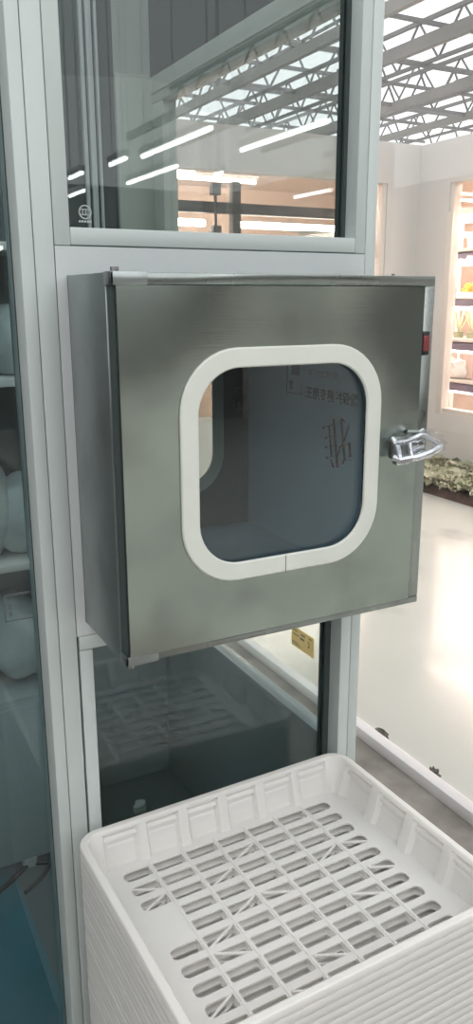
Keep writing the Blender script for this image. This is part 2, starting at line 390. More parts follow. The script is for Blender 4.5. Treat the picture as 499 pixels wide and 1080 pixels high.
# cables on the lobby floor
b = MB(); b.tube([(-.5, .70, .012), (-.2, .62, .012), (-.05, .72, .012), (.02, .77, .014), (.10, .74, .012), (.18, .60, .012), (.26, .75, .012), (.34, .70, .012)], .007)
tag(b.build('cable', M['cable']), 'black cable looping across the lobby floor behind the glass', 'cable')
b = MB(); b.tube([(-.45, .90, .012), (-.1, .83, .012), (.06, .86, .03), (.085, .86, .03), (.12, .80, .012), (.04, .70, .012), (-.02, .66, .010)], .006)
tag(b.build('cable', M['cable']), 'thinner black cable lying nearer the cabinet foot', 'cable')
for i, (x, y, lab) in enumerate([(.02, .77, 'pale cable clip on the floor cable behind the left glass'), (.085, .86, 'pale clip on the thinner cable by the cabinet'), (.40, .86, 'pale plastic clip on the lobby floor behind the lower window')]):
    b = MB(); b.blob((x, y, .032), .022, .016, .014, .5, 3, 2, None, i); b.box(x - .02, x + .02, y - .012, y + .012, .005, .026, .004)
    tag(b.build('cable_clip', M['clip']), lab, 'clip')

# ------------------------------------------------------------------ the pass box
W, D, H = .58, .205, .5886
pb = thing('pass_box', 'stainless steel pass box with round-cornered window set in the partition', 'pass box', (.29, 0, 0 + F - H))
def pbp(b, name, m, par=None, **k):
    o = b.build(name, m, par or pb, **k); return o
BK = .42
b = MB(); fr = -.178
b.box(0, .004, fr, BK, -H + F, F, .001); b.box(W - .004, W, fr, BK, -H + F, F, .001)
b.box(.004, W - .004, fr, BK, -.004 + F, F, .0008); b.box(.004, W - .004, fr, BK, -H + F, -H + .004 + F, .0008)
pbp(b, 'body', M['steel_dark'])
b = MB(); y0, y1 = .045, BK - .014       # inner lining
b.box(.006, .012, fr + .004, BK - .012, -.574 + F, -.012 + F); b.box(.012, .548, fr + .004, BK - .012, -.012 + F, -.007 + F)
pbp(b, 'inner_lining', M['steel_in'], smooth=False)
b = MB(); b.box(.012, .548, fr + .004, .402, -.582 + F, -.574 + F); pbp(b, 'inner_base', M['film_floor'], smooth=False)
b = MB(); b.box(.548, .553, fr + .004, .402, -.574 + F, -.012 + F); pf = pbp(b, 'film_covered_lining', M['film'], smooth=False)
# front flange: top, right and bottom strips in the plane of the door
b = MB(); b.box(0, W, -.200, fr - .0005, -.0165 + F, F, .0015); b.box(.5545, W, -.200, fr - .0005, -H + .0135 + F, -.017 + F, .0015); b.box(0, W, -.200, fr - .0005, -H + F, -H + .013 + F, .0015)
pbp(b, 'front_flange', M['steel_trim'])
# dark recess between body and door on the hinge side
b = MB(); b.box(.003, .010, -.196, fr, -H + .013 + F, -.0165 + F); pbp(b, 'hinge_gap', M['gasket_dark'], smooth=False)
# door
dx0, dx1, dz0, dz1 = .0065, .5535, -.5745, -.0175
cx, cz = (dx0 + dx1) / 2, (dz0 + dz1) / 2
b = panel_with_hole(cx, cz + F, dx1 - dx0, dz1 - dz0, .345, .345, .085, -.2055, -.180, .283 - cx, -.292 - cz)
door = pbp(b, 'door', M['steel'], angle=30); door['label'] = 'brushed steel door with rounded window'
g = gasket_ring(.283, -.292 + F, .372, .370, .098, .030, -.2105, -.2056).build('gasket', M['rubber'], door); g['label'] = 'off-white rubber gasket ring'
b = MB(); b.box(.283 - .186, .283 + .186, -.1995, -.1945, -.292 - .186 + F, -.292 + .186 + F); b.build('door_glass', M['glass_pb'] if 'glass_pb' in M else M['glass'], door, smooth=False)
b = MB(); b.box(.2822, .2834, -.2109, -.2104, -.4775 + F, -.4475 + F); b.build('gasket_joint', M['bead'], door, smooth=False)
# hinges: bracket plates at the left corners, with a bolt
for z0, z1, zb in ((-.0175, .001, .003), (-H - .001, -H + .0145, -H - .004)):
    b = MB(); b.box(-.001, .054, -.2035, -.1995, z0 + F, z1 + F, .001); b.box(-.001, .004, -.2035, -.176, z0 + F, z1 + F, .001)
    h = pbp(b, 'hinge', M['steel_dark'])
    b = MB(); b.cyl((.010, -.192, zb - .004 + F), (.010, -.192, zb + .004 + F), .006, 6); b.build('bolt', M['bolt'], h)
b = MB(); b.cyl((.497, -.19, F), (.497, -.19, F + .003), .003, 12); pbp(b, 'pin', M['bolt'])
# red and black interlock tab on the right strip
b = MB(); b.box(.5555, .570, -.205, -.199, -.131 + F, -.091 + F, .0015); it = pbp(b, 'interlock_tab', M['black']); it['label'] = 'red and black interlock tab'
b = MB(); b.box(.5558, .5697, -.2065, -.2045, -.124 + F, -.098 + F, .001); b.build('red_insert', M['red'], it)
# latch handle wrapped in clear film
b = MB(); b.box(.494, .538, -.214, -.2056, -.306 + F, -.268 + F, .003); la = b.build('latch', M['bolt'], door); la['label'] = 'chrome latch wrapped in clear film'
b = MB(); Q = lambda x, y, z: (.488 + (x - .496) * .9, y, z + F)
b.tube([Q(.497, -.225, -.300), Q(.503, -.236, -.303), Q(.53, -.246, -.299), Q(.56, -.248, -.294), Q(.588, -.240, -.289), Q(.598, -.236, -.287)], .0068)
b.tube([Q(.496, -.224, -.276), Q(.515, -.236, -.272), Q(.543, -.240, -.262), Q(.552, -.240, -.263), Q(.580, -.238, -.275), Q(.598, -.236, -.282)], .0042)
b.tube([Q(.502, -.212, -.270), Q(.502, -.228, -.280), Q(.502, -.236, -.303)], .0055)
b.tube([Q(.543, -.212, -.262), Q(.545, -.240, -.258), Q(.549, -.240, -.252)], .0045)
b.tube([Q(.520, -.238, -.274), Q(.521, -.245, -.300)], .004)
b.box(.510, .546, -.236, -.228, -.296 + F, -.272 + F, .003)
b.build('lever', M['chrome'], la)
b = MB(); b.blob((.535, -.238, -.282 + F), .048, .012, .023, .55, 2.6, 4, None, 5); b.blob((.498, -.232, -.286 + F), .015, .012, .020, .6, 3, 3, None, 8); b.build('clear_wrap', M['wrap'], la, angle=12)
b = MB(); b.box(.504, .532, -.214, -.207, -.318 + F, -.306 + F, .002); b.build('keeper', M['chrome'], la)
# rear door with its own window
b = panel_with_hole(.29, -.293 + F, .57, .574, .36, .36, .085, .402, BK, -.007, .0)
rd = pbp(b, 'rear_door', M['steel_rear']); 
gasket_ring(.283, -.293 + F, .392, .390, .095, .028, .396, .4018).build('gasket', M['rubber_in'] if 'rubber_in' in M else M['lobby_frame'], rd)
b = MB(); b.box(.283 - .185, .283 + .185, .408, .412, -.293 - .185 + F, -.293 + .185 + F); b.build('door_glass', M['glass_hall'], rd, smooth=False)
b = MB(); b.cyl((.522, .403, -.265 + F), (.522, .385, -.265 + F), .011, 12); b.box(.512, .532, .394, .402, -.290 + F, -.240 + F, .003); b.build('latch_boss', M['black'], rd)
# printing on the film, seen from its back so it reads mirrored
def on_film(y, z, ang=0, mirror=True, s=1.0):
    # text x -> +Y (mirrored as seen from inside the box), text y -> Z, lying on the plane x = .548
    R = Matrix(((0, 0, -1, .5474), (1 if mirror else -1, 0, 0, y), (0, 1, 0, z + F), (0, 0, 0, 1)))
    return R @ Matrix.Rotation(math.radians(ang), 4, 'Z')
b = MB()          # the strokes of the red character, y and z of both ends and the brush width
for ya, za, yb, zb, w in ((0.0570,-0.2860,0.0450,-0.3480,0.0034), (0.0400,-0.2710,0.0210,-0.3680,0.0053), (0.0790,-0.2940,0.0390,-0.2820,0.0027), (0.0690,-0.3140,0.0310,-0.3040,0.0027), (0.0680,-0.3340,0.0260,-0.3220,0.0027), (0.0630,-0.3550,0.0250,-0.3430,0.0027), (0.0450,-0.3550,0.0350,-0.3700,0.0049), (0.0140,-0.2670,-0.0030,-0.3490,0.0053), (0.0140,-0.2660,0.0010,-0.2730,0.0034), (-0.0130,-0.2760,0.0030,-0.3110,0.0029), (0.0030,-0.3110,0.0170,-0.3270,0.0029), (0.0170,-0.3270,0.0240,-0.3460,0.0024), (0.0190,-0.3250,-0.0150,-0.3140,0.0029), (-0.0170,-0.3100,-0.0210,-0.3390,0.0049), (-0.0000,-0.3490,-0.0290,-0.3430,0.0027), (0.0050,-0.3580,-0.0020,-0.3460,0.0039), (0.0790,-0.2910,0.0730,-0.2970,0.0029), (0.0700,-0.3120,0.0650,-0.3160,0.0024), (0.0690,-0.3320,0.0640,-0.3360,0.0024), (0.0650,-0.3520,0.0580,-0.3570,0.0024),):
    b.bar((.5474, ya, za + F), (.5474, yb, zb + F), w * 1.7, .0006)
b.build('red_character', M['ink_red'], pf, smooth=False)
text_obj('printed_line', '雅保护膜专用王', .0265, on_film(.055, -.229, 0), M['ink_dark'], pf, .0004)
text_obj('printed_line', '保护膜 生产厂家', .015, on_film(.085, -.186, 0), M['ink_faint'], pf)
b = MB(); b.box(.5470, .5479, .172, .205, -.195 + F, -.158 + F); b.box(.5470, .5479, .165, .225, -.236 + F, -.233 + F); b.box(.5470, .5479, .165, .168, -.236 + F, -.210 + F); b.box(.5470, .5479, .2, .214, -.228 + F, -.208 + F); b.box(.5470, .5479, .222, .225, -.236 + F, -.170 + F)
b.build('printed_logo', M['ink_faint'], pf, smooth=False)
for z in (-.244, -.305):
    b = MB(); b.blob((.5474, -.070, z + F), .0008, .012, .008, .4, 3, 2, None, 3); b.build('printed_mark', M['ink_red'], pf)

# ------------------------------------------------------------------ the stack of nested trays
TW, TD, TR = .592, .497, .042
def tray_mesh():
    N = 320
    def loop(inset, z, rec=0.0):
        """rounded rectangle sampled at N points by outline position, optional recessed panels pushed outwards"""
        w, h, r = TW - 2 * inset, TD - 2 * inset, max(.004, TR - inset)
        sw, sh, arc = w - 2 * r, h - 2 * r, PI * r / 2
        seg = [('b', sw), ('c', arc), ('r', sh), ('c', arc), ('t', sw), ('c', arc), ('l', sh), ('c', arc)]
        share = [.28 - .02, .03, .21 - .02 + .01, .03]; share = [.26, .03, .18, .03]
        pts = []
        corners = [(sw / 2, -h / 2 + r, -90), (sw / 2, h / 2 - r, 0), (-sw / 2, h / 2 - r, 90), (-sw / 2, -h / 2 + r, 180)]
        cnt = [int(N * .26), int(N * .03) + 1, int(N * .18), int(N * .03) + 1]
        def bump(t, n, pil):
            # 1 inside a recessed panel, 0 on the pillars
            c = (t * n) % 1.0; e = pil / 2
            if c < e or c > 1 - e: return 0.0
            d = min(c - e, 1 - e - c); return min(1.0, d / .03)
        for side in range(4):
            horiz = side in (0, 2); n = cnt[0] if horiz else cnt[2]
            length = sw if horiz else sh
            for k in range(n):
                t = (k + .0) / n; u = -length / 2 + length * t
                e = rec * bump(t, 6 if horiz else 4, .24)
                if side == 0: pts.append((u, -h / 2 - e, z))
                elif side == 1: pts.append((w / 2 + e, u, z))
                elif side == 2: pts.append((-u, h / 2 + e, z))
                else: pts.append((-w / 2 - e, -u, z))
            cx, cy, a0 = corners[side]
            for k in range(cnt[1]):
                a = math.radians(a0 + 90 * k / cnt[1]); pts.append((cx + r * math.cos(a), cy + r * math.sin(a), z))
        return pts
    fz = -.074
    gw, gh = 7 * .068, 10 * .0405
    oy = .002
    floor_in = loop(.035, fz, .011)
    floor_out = loop(.0375, fz - .003, .011)
    def clampg(lp, z): return [(max(-gw / 2, min(gw / 2, x)), max(-gh / 2 + oy, min(gh / 2 + oy, y)), z) for x, y, _ in lp]
    mb = MB()
    loops = [clampg(floor_out, fz - .003), floor_out, loop(.0165, -.0135, .010), loop(.0034, -.0134), loop(.0032, -.0140), loop(.0008, -.0145), loop(0, -.0120), loop(.0, -.004), loop(.0012, -.001), loop(.0035, 0), loop(.0120, 0), loop(.0145, -.0015),
             loop(.0158, -.005), loop(.0165, -.0075, .0), loop(.0180, -.0100, .010), floor_in, clampg(floor_in, fz)]
    ring_loft(mb, loops, close=False)
    # slotted floor
    b = bmesh.new()
    for c in range(7):
        for r in range(10):
            x0, x1 = -gw / 2 + c * .068, -gw / 2 + (c + 1) * .068; y0, y1 = -gh / 2 + oy + r * .0405, -gh / 2 + oy + (r + 1) * .0405
            if c == 0 and r in (5, 6):
                for z in (fz, fz - .003): b.faces.new([b.verts.new(p) for p in ((x0, y0, z), (x1, y0, z), (x1, y1, z), (x0, y1, z))])
                continue
            slots = [(y0 + .0035, y0 + .0185), (y0 + .0225, y0 + .0375)]
            sy0, sy1 = y0 + .0075, y1 - .0075
            rl = .010 if c == 0 else .0025; rr = .010 if c == 6 else .0025
            sx0, sx1 = x0 + (.012 if c == 0 else .0045), x1 - (.012 if c == 6 else .0045)
            pts = []
            for cxx, cyy, a0, rad in ((sx1 - rr, sy1 - rr, 0, rr), (sx0 + rl, sy1 - rl, 90, rl), (sx0 + rl, sy0 + rl, 180, rl), (sx1 - rr, sy0 + rr, 270, rr)):
                for k in range(6):
                    a = math.radians(a0 + 18 * k); pts.append((cxx + rad * math.cos(a), cyy + rad * math.sin(a)))
            mx_, my_ = (x0 + x1) / 2, (y0 + y1) / 2
            out = []
            for q, (px, py) in enumerate(pts):
                qd = q // 6; k = q % 6
                # outer rectangle: first half of each corner goes along one side, second half along the other
                cxn, cyn = ((x1, y1), (x0, y1), (x0, y0), (x1, y0))[qd]
                if k == 0: o_ = (cxn, py) if qd in (0, 2) else (px, cyn)
                elif k == 5: o_ = (px, cyn) if qd in (0, 2) else (cxn, py)
                else: o_ = (cxn, cyn) if k in (2, 3) else ((cxn, (py + cyn) / 2) if (k == 1) == (qd in (0, 2)) else ((px + cxn) / 2, cyn))
                out.append(o_)
            n = len(pts)
            V = lambda p, z: [b.verts.new((x, y, z)) for x, y in p]
            ot, it_, ib, ob = V(out, fz), V(pts, fz), V(pts, fz - .003), V(out, fz - .003)
            for A, B in ((ot, it_), (it_, ib), (ib, ob)):
                for k in range(n):
                    try: b.faces.new((A[k], A[(k + 1) % n], B[(k + 1) % n], B[k]))
                    except ValueError: pass
    mb.merge(b)
    # thin lengthwise ribs standing on the floor and diagonal braces under it
    for c in range(1, 7):
        x = -gw / 2 + c * .068; mb.box(x - .0012, x + .0012, -gh / 2 + oy, gh / 2 + oy, fz - .001, fz + .0018)
    for r in range(10):
        for c in range(7):
            if (r * 3 + c * 5 + r * c) % 7 in (0, 3) and not (c == 0 and r in (5, 6)):
                x0, x1 = -gw / 2 + c * .068 + .008, -gw / 2 + (c + 1) * .068 - .008; y0, y1 = -gh / 2 + oy + r * .0405 + .007, -gh / 2 + oy + (r + 1) * .0405 - .008
                s = 1 if (r + c) % 2 else -1
                mb.bar((x0, y0 if s > 0 else y1, fz - .0022), (x1, y1 if s > 0 else y0, fz - .0022), .004, .003)
    bmesh.ops.remove_doubles(mb.bm, verts=mb.bm.verts, dist=.00002)
    return mb
RIMZ = -.975
tray0 = tray_mesh().build('plastic_tray', M['tray'], angle=40)
for p_ in tray0.data.polygons:
    if abs(p_.normal.z) > .97: p_.use_smooth = False
tag(tray0, 'topmost white slotted plastic tray open on the stack below the pass box', 'tray', 'nested white trays')
trot = math.radians(1.3)
tray0.location = (.242, -.2885, RIMZ + F); tray0.rotation_euler = (0, 0, trot)
PITCH = .0165
k = 1
while RIMZ + F - k * PITCH - .077 > 0.0:
    t = tray0.copy(); COL.objects.link(t)
    t['label'] = 'white tray nested under the topmost tray, only its ribbed rim showing'
    t.location = (.242 + random.uniform(-.0008, .0008), -.2885 + random.uniform(-.0008, .0008), RIMZ + F - k * PITCH)
    t.rotation_euler = (0, 0, trot + random.uniform(-.001, .001)); k += 1
low = RIMZ + F - (k - 1) * PITCH - .077
for o in [o for o in bpy.data.objects if o.name.startswith('plastic_tray')]: pass

# ------------------------------------------------------------------ hall: glass wall on its base rail
b = MB(); b.box(1.300, 1.347, -1.2, 5.08, 0, .045, .004); struct(b.build('trim_5', M['rail']))
w5 = None
b = MB(); b.box(1.331, 1.337, -1.2, 5.08, .045, 3.3); w5 = struct(b.build('window_5', M['glass_hall'], smooth=False))
# yellow sticker on that glass
st = MB(); st.box(1.3293, 1.3306, 1.258, 1.430, -1.5 + F + .02, -1.41 + F + .02); s_ = tag(st.build('sticker', M['tag_y'], smooth=False), 'small yellow printed sticker low on the hall glass', 'sticker')
b = MB(); zc = -1.455 + F + .02
for (yy, zz, w, h) in ((1.40, .030, .03, .006), (1.34, .026, .03, .008), (1.285, .030, .02, .006), (1.395, .012, .05, .005), (1.345, .008, .03, .010), (1.40, -.024, .05, .004), (1.39, -.033, .07, .004)):
    b = MB(); b.box(1.3286, 1.3294, yy - w / 2, yy + w / 2, zc + zz - h / 2, zc + zz + h / 2); b.build('sticker_print', M['tag_ink'], s_, smooth=False)
b = MB()
for kk in range(7):
    a0, a1 = math.radians(-80 + 160 * kk / 7), math.radians(-80 + 160 * (kk + 1) / 7); c = Vector((1.329, 1.302, zc + .002))
    b.bar(c + Vector((0, -.012 * math.cos(a0), .014 * math.sin(a0))), c + Vector((0, -.012 * math.cos(a1), .014 * math.sin(a1))), .0008, .007)
o = b.build('sticker_symbol', M['tag_ink'], s_, smooth=False); 
# clumps of dirt behind the base rail
for i, (y, sx, lab) in enumerate([(.85, .04, 'dark clump of dirt on the hall floor behind the base rail, nearer the post'), (.56, .025, 'smaller dark clump of dirt behind the base rail, further along from the post')]):
    b = MB(); b.blob((1.372, y, .014), .018, sx, .022, .8, 2.5, 3, None, i + 2, -.013)
    tag(b.build('dirt_clump', M['dirt']), lab, 'dirt')

# hall walls with window openings
XW, YW, HW = 4.98, 5.08, 3.0
SILL, HEAD = -1.095 + F, .975 + F
b = MB()
b.box(-2, 2.2, YW, YW + .12, 0, HW); b.box(4.60, XW + .12, YW, YW + .12, 0, HW); b.box(2.2, 4.6, YW, YW + .12, 0, SILL); b.box(2.2, 4.6, YW, YW + .12, HEAD + .02, HW)
struct(b.build('wall_far', M['wall'], smooth=False))
b = MB()
b.box(XW, XW + .12, 4.66, YW, 0, HW); b.box(XW, XW + .12, .9, 4.66, 0, SILL); b.box(XW, XW + .12, .9, 4.66, HEAD, HW); b.box(XW, XW + .12, -2.6, .9, 0, HW); b.box(XW, XW + .12, -9, -2.6, 0, .85); b.box(XW, XW + .12, -9, -2.6, 2.35, HW)
struct(b.build('wall_side', M['wall'], smooth=False))
b = MB(); b.box(2.2, 4.6, YW + .01, YW + .10, SILL, SILL + .04, .003); b.box(4.55, 4.60, YW + .01, YW + .10, SILL + .04, HEAD + .02, .003); b.box(2.2, 2.25, YW + .01, YW + .1, SILL + .04, HEAD + .02, .003)
w6 = struct(b.build('window_6', M['jamb'])); b = MB(); b.box(2.25, 4.55, YW + .05, YW + .056, SILL + .04, HEAD + .02); b.build('pane', M['glass_hall'], w6, smooth=False)
b = MB(); b.box(XW + .01, XW + .10, .9, 4.66, SILL, SILL + .04, .003); b.box(XW + .01, XW + .10, 4.61, 4.66, SILL + .04, HEAD, .003); b.box(XW - .004, XW + .02, 4.60, 4.675, SILL - .02, HEAD - .25, .003)
w7 = struct(b.build('window_7', M['jamb'])); b = MB(); b.box(XW + .05, XW + .056, .9, 4.61, SILL + .04, HEAD); b.build('pane', M['glass_hall'], w7, smooth=False)
b = MB(); b.box(XW + .03, XW + .09, -8.9, -2.6, .85, .91, .003); b.box(XW + .03, XW + .09, -8.9, -2.6, 2.29, 2.35, .003)  # added window band, out of view, giving the steel door a dark reflection
for y in (-8.95, -7.4, -5.8, -4.2, -2.66): b.box(XW + .03, XW + .09, y, y + .06, .91, 2.29, .003)
w8 = struct(b.build('window_8_added', M['jamb'])); b = MB(); b.box(XW + .055, XW + .061, -8.95, -2.6, .9, 2.3); b.build('pane', M['glass_hall'], w8, smooth=False)
b = MB(); b.box(XW + .12, 6.7, -9.1, -9, 0, HW); b.box(6.6, 6.7, -9, -1, 0, HW); b.box(XW + .12, 6.6, -9, -1, HW - .05, HW); b.box(XW + .12, 6.6, -9, -1, .0, .01); struct(b.build('wall_added_dark_room', M['dark_wall'], smooth=False))  # unlit room added behind that window band to keep the reflection dark
# warm rooms behind the windows
b = MB(); b.box(-2, 7.2, 8.2, 8.3, 0, HW); struct(b.build('wall_grow_back', M['pink'], smooth=False))
b = MB(); b.box(6.6, 6.7, -1, 8.2, 0, HW); struct(b.build('wall_grow_side', M['pink'], smooth=False))
b = MB(); b.box(-2, XW + .12, YW + .12, 8.2, HW - .05, HW); b.box(XW + .12, 6.7, -1, 8.2, HW - .05, HW); struct(b.build('ceiling_grow_room', M['pink'], smooth=False))
b = MB(); b.box(XW + .12, 6.6, -1, -.9, 0, HW); struct(b.build('wall_grow_front', M['pink'], smooth=False))
# outer walls of the greenhouse
b = MB(); b.box(-4, XW + .12, -9.1, -9, 0, 3.0); struct(b.build('wall_behind', M['wall_grey'], smooth=False))
b = MB(); b.box(-4.1, -4, -9, 10, 0, 3.0); struct(b.build('wall_outer', M['wall'], smooth=False))

# plant rack in the right hand room
def rack_label(i): return ['tall white plant rack glowing behind the right hall window', 'next plant rack further along behind the right hall window'][i]
for ri, (ya, yb) in enumerate(((3.55, 5.4), (1.5, 3.4))):
    rk = thing('plant_rack', rack_label(ri), 'rack', (5.55, (ya + yb) / 2, 0), 'plant racks in the grow room')
    for x in (5.36, 5.80):
        for y in (ya, yb - .04):
            b = MB(); b.box(x, x + .04, y, y + .04, 0, .80 + F, .003); b.build('post', M['rack_white'], rk)
    for z in (.43, .0, -.42, -.82, -1.25):
        b = MB(); b.box(5.34, 5.86, ya + .04, yb - .04, z - .03 + F, z + F, .004); b.build('shelf', M['rack_white'], rk)
        if z > -1.2:
            b = MB(); b.box(5.36, 5.84, ya + .06, yb - .06, z - .115 + F, z - .045 + F, .003); lp = b.build('lamp_panel', M['purple'], rk)
            b = MB(); b.cyl((5.45, ya + .1, z - .130 + F), (5.45, yb - .1, z - .130 + F), .014, 8); b.cyl((5.70, ya + .1, z - .130 + F), (5.70, yb - .1, z - .130 + F), .014, 8); b.build('grow_tube', M['tube_warm'], lp)
    b = MB(); b.box(5.36, 5.84, ya + .06, yb - .06, .74 + F, .80 + F, .003); lp = b.build('lamp_panel', M['rack_white'], rk)
    b = MB(); b.cyl((5.42, ya + .1, .72 + F), (5.42, yb - .1, .72 + F), .018, 8); b.cyl((5.70, ya + .1, .72 + F), (5.70, yb - .1, .72 + F), .018, 8); b.build('grow_tube', M['tube_warm'], lp)
# things on the rack shelves
def tub(x, y, z, r, h, lab, m='white_item'):
    b = MB(); b.cyl((x, y, z + F), (x, y, z + h + F), r * .85, 16, r); b.cyl((x, y, z + h + F), (x, y, z + h + .012 + F), r * 1.06, 16)
    return tag(b.build('plant_tub', M[m]), lab, 'tub', 'tubs on the rack')
lv = {.43: 'top', .0: 'second', -.42: 'third', -.82: 'fourth'}
n_ = 0
for z in (.43, -.82):
    for q, y in enumerate((5.15, 4.88, 4.62, 4.38)):
        tub(5.50 + .05 * (q % 2), y, z, .085, .10 + .03 * (q % 2), 'white tub on the %s rack shelf, %s from the window jamb' % (lv[z], ['first', 'second', 'third', 'fourth'][q]))
for q, y in enumerate((5.18, 4.98, 4.76, 4.5)):
    b = MB(); b.box(5.44, 5.47, y - .07, y + .07, -.82 + F, -.55 + F, .03, seg=3); tag(b.build('marker_board', M['pink_item']), 'pale pink rounded board standing on the lower rack shelf, %s from the jamb' % ['first', 'second', 'third', 'fourth'][q], 'board', 'pink boards on the rack')
b = MB(); b.blob((5.46, 4.95, -.82 + F + .08), .10, .20, .13, .5, 2, 3, None, 4, -.075); tag(b.build('substrate_heap', M['white_item']), 'white heap on the lower rack shelf in front of pink boards', 'heap')
for q, y in enumerate((5.14, 4.96, 4.78, 4.58)):
    pl = thing('seedling_pot', 'pot of pale grass blades on the third rack shelf, %s from the jamb' % ['first', 'second', 'third', 'fourth'][q], 'plant', (5.48, y, -.42 + F), 'seedling pots on the rack')
    b = MB(); b.cyl((5.48, y, -.42 + F), (5.48, y, -.36 + F), .045, 12, .055); b.build('pot', M['leaf1'], pl)
    b = MB()
    for kk in range(7):
        a = kk * 2.4; rr = .05 + .02 * (kk % 3); b.bar((5.48, y, -.37 + F), (5.48 + rr * math.cos(a), y + rr * math.sin(a) * 1.3, -.13 + F - .03 * (kk % 3)), .016, .004)
    b.build('blades', M['cream_leaf'], pl)
for q, y in enumerate((5.1, 4.85, 4.55)):
    b = MB(); b.blob((5.47, y, .0 + F + .05), .05, .06, .055, .6, 3, 3, None, q, -.05); tag(b.build('flower_pot', M['yellow_item' if q == 1 else 'pink_item']), ['pink bloom on the second rack shelf by the jamb', 'yellow bloom on the second rack shelf', 'pink bloom right of the yellow bloom on the rack'][q], 'flower', 'blooms on the rack')

# dark racks with lit tubes in the room beyond the far window
dr = thing('dark_rack', 'dark steel rack with lit tubes behind the far hall window', 'rack', (3.4, 5.9, 0))
for x in (3.26, 5.2, 1.4):
    b = MB(); b.box(x, x + .085, 5.62, 5.70, 0, .94 + F + (.06 if x == 3.26 else -.05), .004); b.build('post', M['rack_dark'], dr)
for z in (.77, .50, .1):
    b = MB(); b.box(1.2, 5.4, 5.62, 5.70, z - .05 + F, z + .045 + F, .003); b.build('rail', M['rack_dark'], dr)
for z, xs in ((.655, ((1.3, 3.1), (3.4, 5.1))), (.40, ((1.3, 3.1), (3.4, 5.1))), (0, ((1.3, 3.1), (3.4, 5.1)))):
    for xa, xb in xs:
        b = MB(); b.cyl((xa, 5.9, z + F), (xb, 5.9, z + F), .032, 10); b.build('grow_tube', M['tube_warm'], dr)
    b = MB(); b.box(1.2, 5.4, 5.72, 6.2, z - .16 + F, z - .12 + F); b.build('shelf', M['rack_white'], dr)
b = MB(); b.box(3.0, 3.08, 5.50, 5.58, .25 + F, .60 + F, .004); b.box(3.0, 3.08, 5.5, 5.58, .86 + F, .96 + F, .004); b.box(3.03, 3.05, 5.53, 5.55, 0, .95 + F); tag(b.build('control_post', M['rack_dark']), 'thin dark post with square head before the dark rack', 'post')
b = MB(); b.box(3.95, 4.62, 5.595, 5.602, .38 + F, .60 + F); nt_ = tag(b.build('hanging_notice', M['paper'], smooth=False), 'pale notice sheet hung on the dark rack behind the far window', 'notice')
b = MB(); b.box(4.38, 4.5, 5.590, 5.5945, .44 + F, .455 + F); b.box(4.40, 4.48, 5.590, 5.5945, .48 + F, .56 + F, .01); b.build('logo', M['rack_dark'], nt_, smooth=False)
for q, (x, y) in enumerate(((3.0, 6.9), (3.9, 7.2), (2.2, 7.4), (4.6, 6.6))):
    b = MB(); b.box(x - .5, x + .5, y - .04, y + .04, HW - .09, HW - .05, .004); cl = tag(b.build('ceiling_tube', M['housing']), 'warm ceiling tube in the room behind the far window', 'lamp', 'warm ceiling tubes')
    b = MB(); b.cyl((x - .48, y, HW - .11), (x + .48, y, HW - .11), .018, 8); b.build('lit_tube', M['tube_warm2'], cl)
for q, y in enumerate((4.2, 2.6, 1.0)):
    b = MB(); b.box(5.80, 5.88, y - .5, y + .5, HW - .09, HW - .05, .004); cl = tag(b.build('ceiling_tube', M['housing']), 'warm ceiling tube above the plant racks', 'lamp', 'warm tubes over the racks')
    b = MB(); b.cyl((5.84, y - .48, HW - .11), (5.84, y + .48, HW - .11), .018, 8); b.build('lit_tube', M['tube_warm2'], cl)

# planting bed with lettuce along the right wall
bed = MB(); nb = 60
BX0, BX1, BY0, BY1 = 4.19, 4.97, 1.6, 5.0
bb = bmesh.new(); gx, gy = 10, 44
vv = [[bb.verts.new((BX0 + (BX1 - BX0) * i / gx, BY0 + (BY1 - BY0) * j / gy, 0 if i in (0, gx) or j in (0, gy) else .055 + .02 * noise.noise(Vector((i * .9, j * .9, 0))))) for j in range(gy + 1)] for i in range(gx + 1)]
for i in range(gx):
    for j in range(gy): bb.faces.new((vv[i][j], vv[i + 1][j], vv[i + 1][j + 1], vv[i][j + 1]))
bed.merge(bb); tag(bed.build('planting_bed', M['soil']), 'brown soil bed along the white wall under the right window', 'soil bed')
def lettuce(seed, m):
    rnd = random.Random(seed); b = bmesh.new()
    for k in range(15):
        a = k * 2.39996 + rnd.uniform(-.2, .2); tier = k / 15
        Ln = .125 - .05 * tier + rnd.uniform(-.01, .01); wd = .055 - .012 * tier; rise = .25 + 1.0 * tier
        nu, nvv = 6, 5; g = []
        for i in range(nu + 1):
            u = i / nu; row = []
            for j in range(nvv):
                v = j / (nvv - 1) * 2 - 1
                rr = u * Ln; w = wd * math.sin(PI * min(1, u * .80 + .12)) * v
                zz = rise * rr * (1.05 - .75 * u) + .022 * abs(v) + .010 * math.sin(9 * u + 5 * v + k) * (.3 + u) + .012
                lx, ly = rr, w
                row.append(b.verts.new((lx * math.cos(a) - ly * math.sin(a), lx * math.sin(a) + ly * math.cos(a), zz)))
            g.append(row)
        for i in range(nu):
            for j in range(nvv - 1): b.faces.new((g[i][j], g[i + 1][j], g[i + 1][j + 1], g[i][j + 1]))
    mb = MB(); mb.merge(b); return mb
pro = []
for i in range(4):
    o = lettuce(i + 3, None).build('lettuce_plant', M['leaf1' if i % 2 else 'leaf2'], angle=80); pro.append(o)
first = True; cnt = 0; used = set()
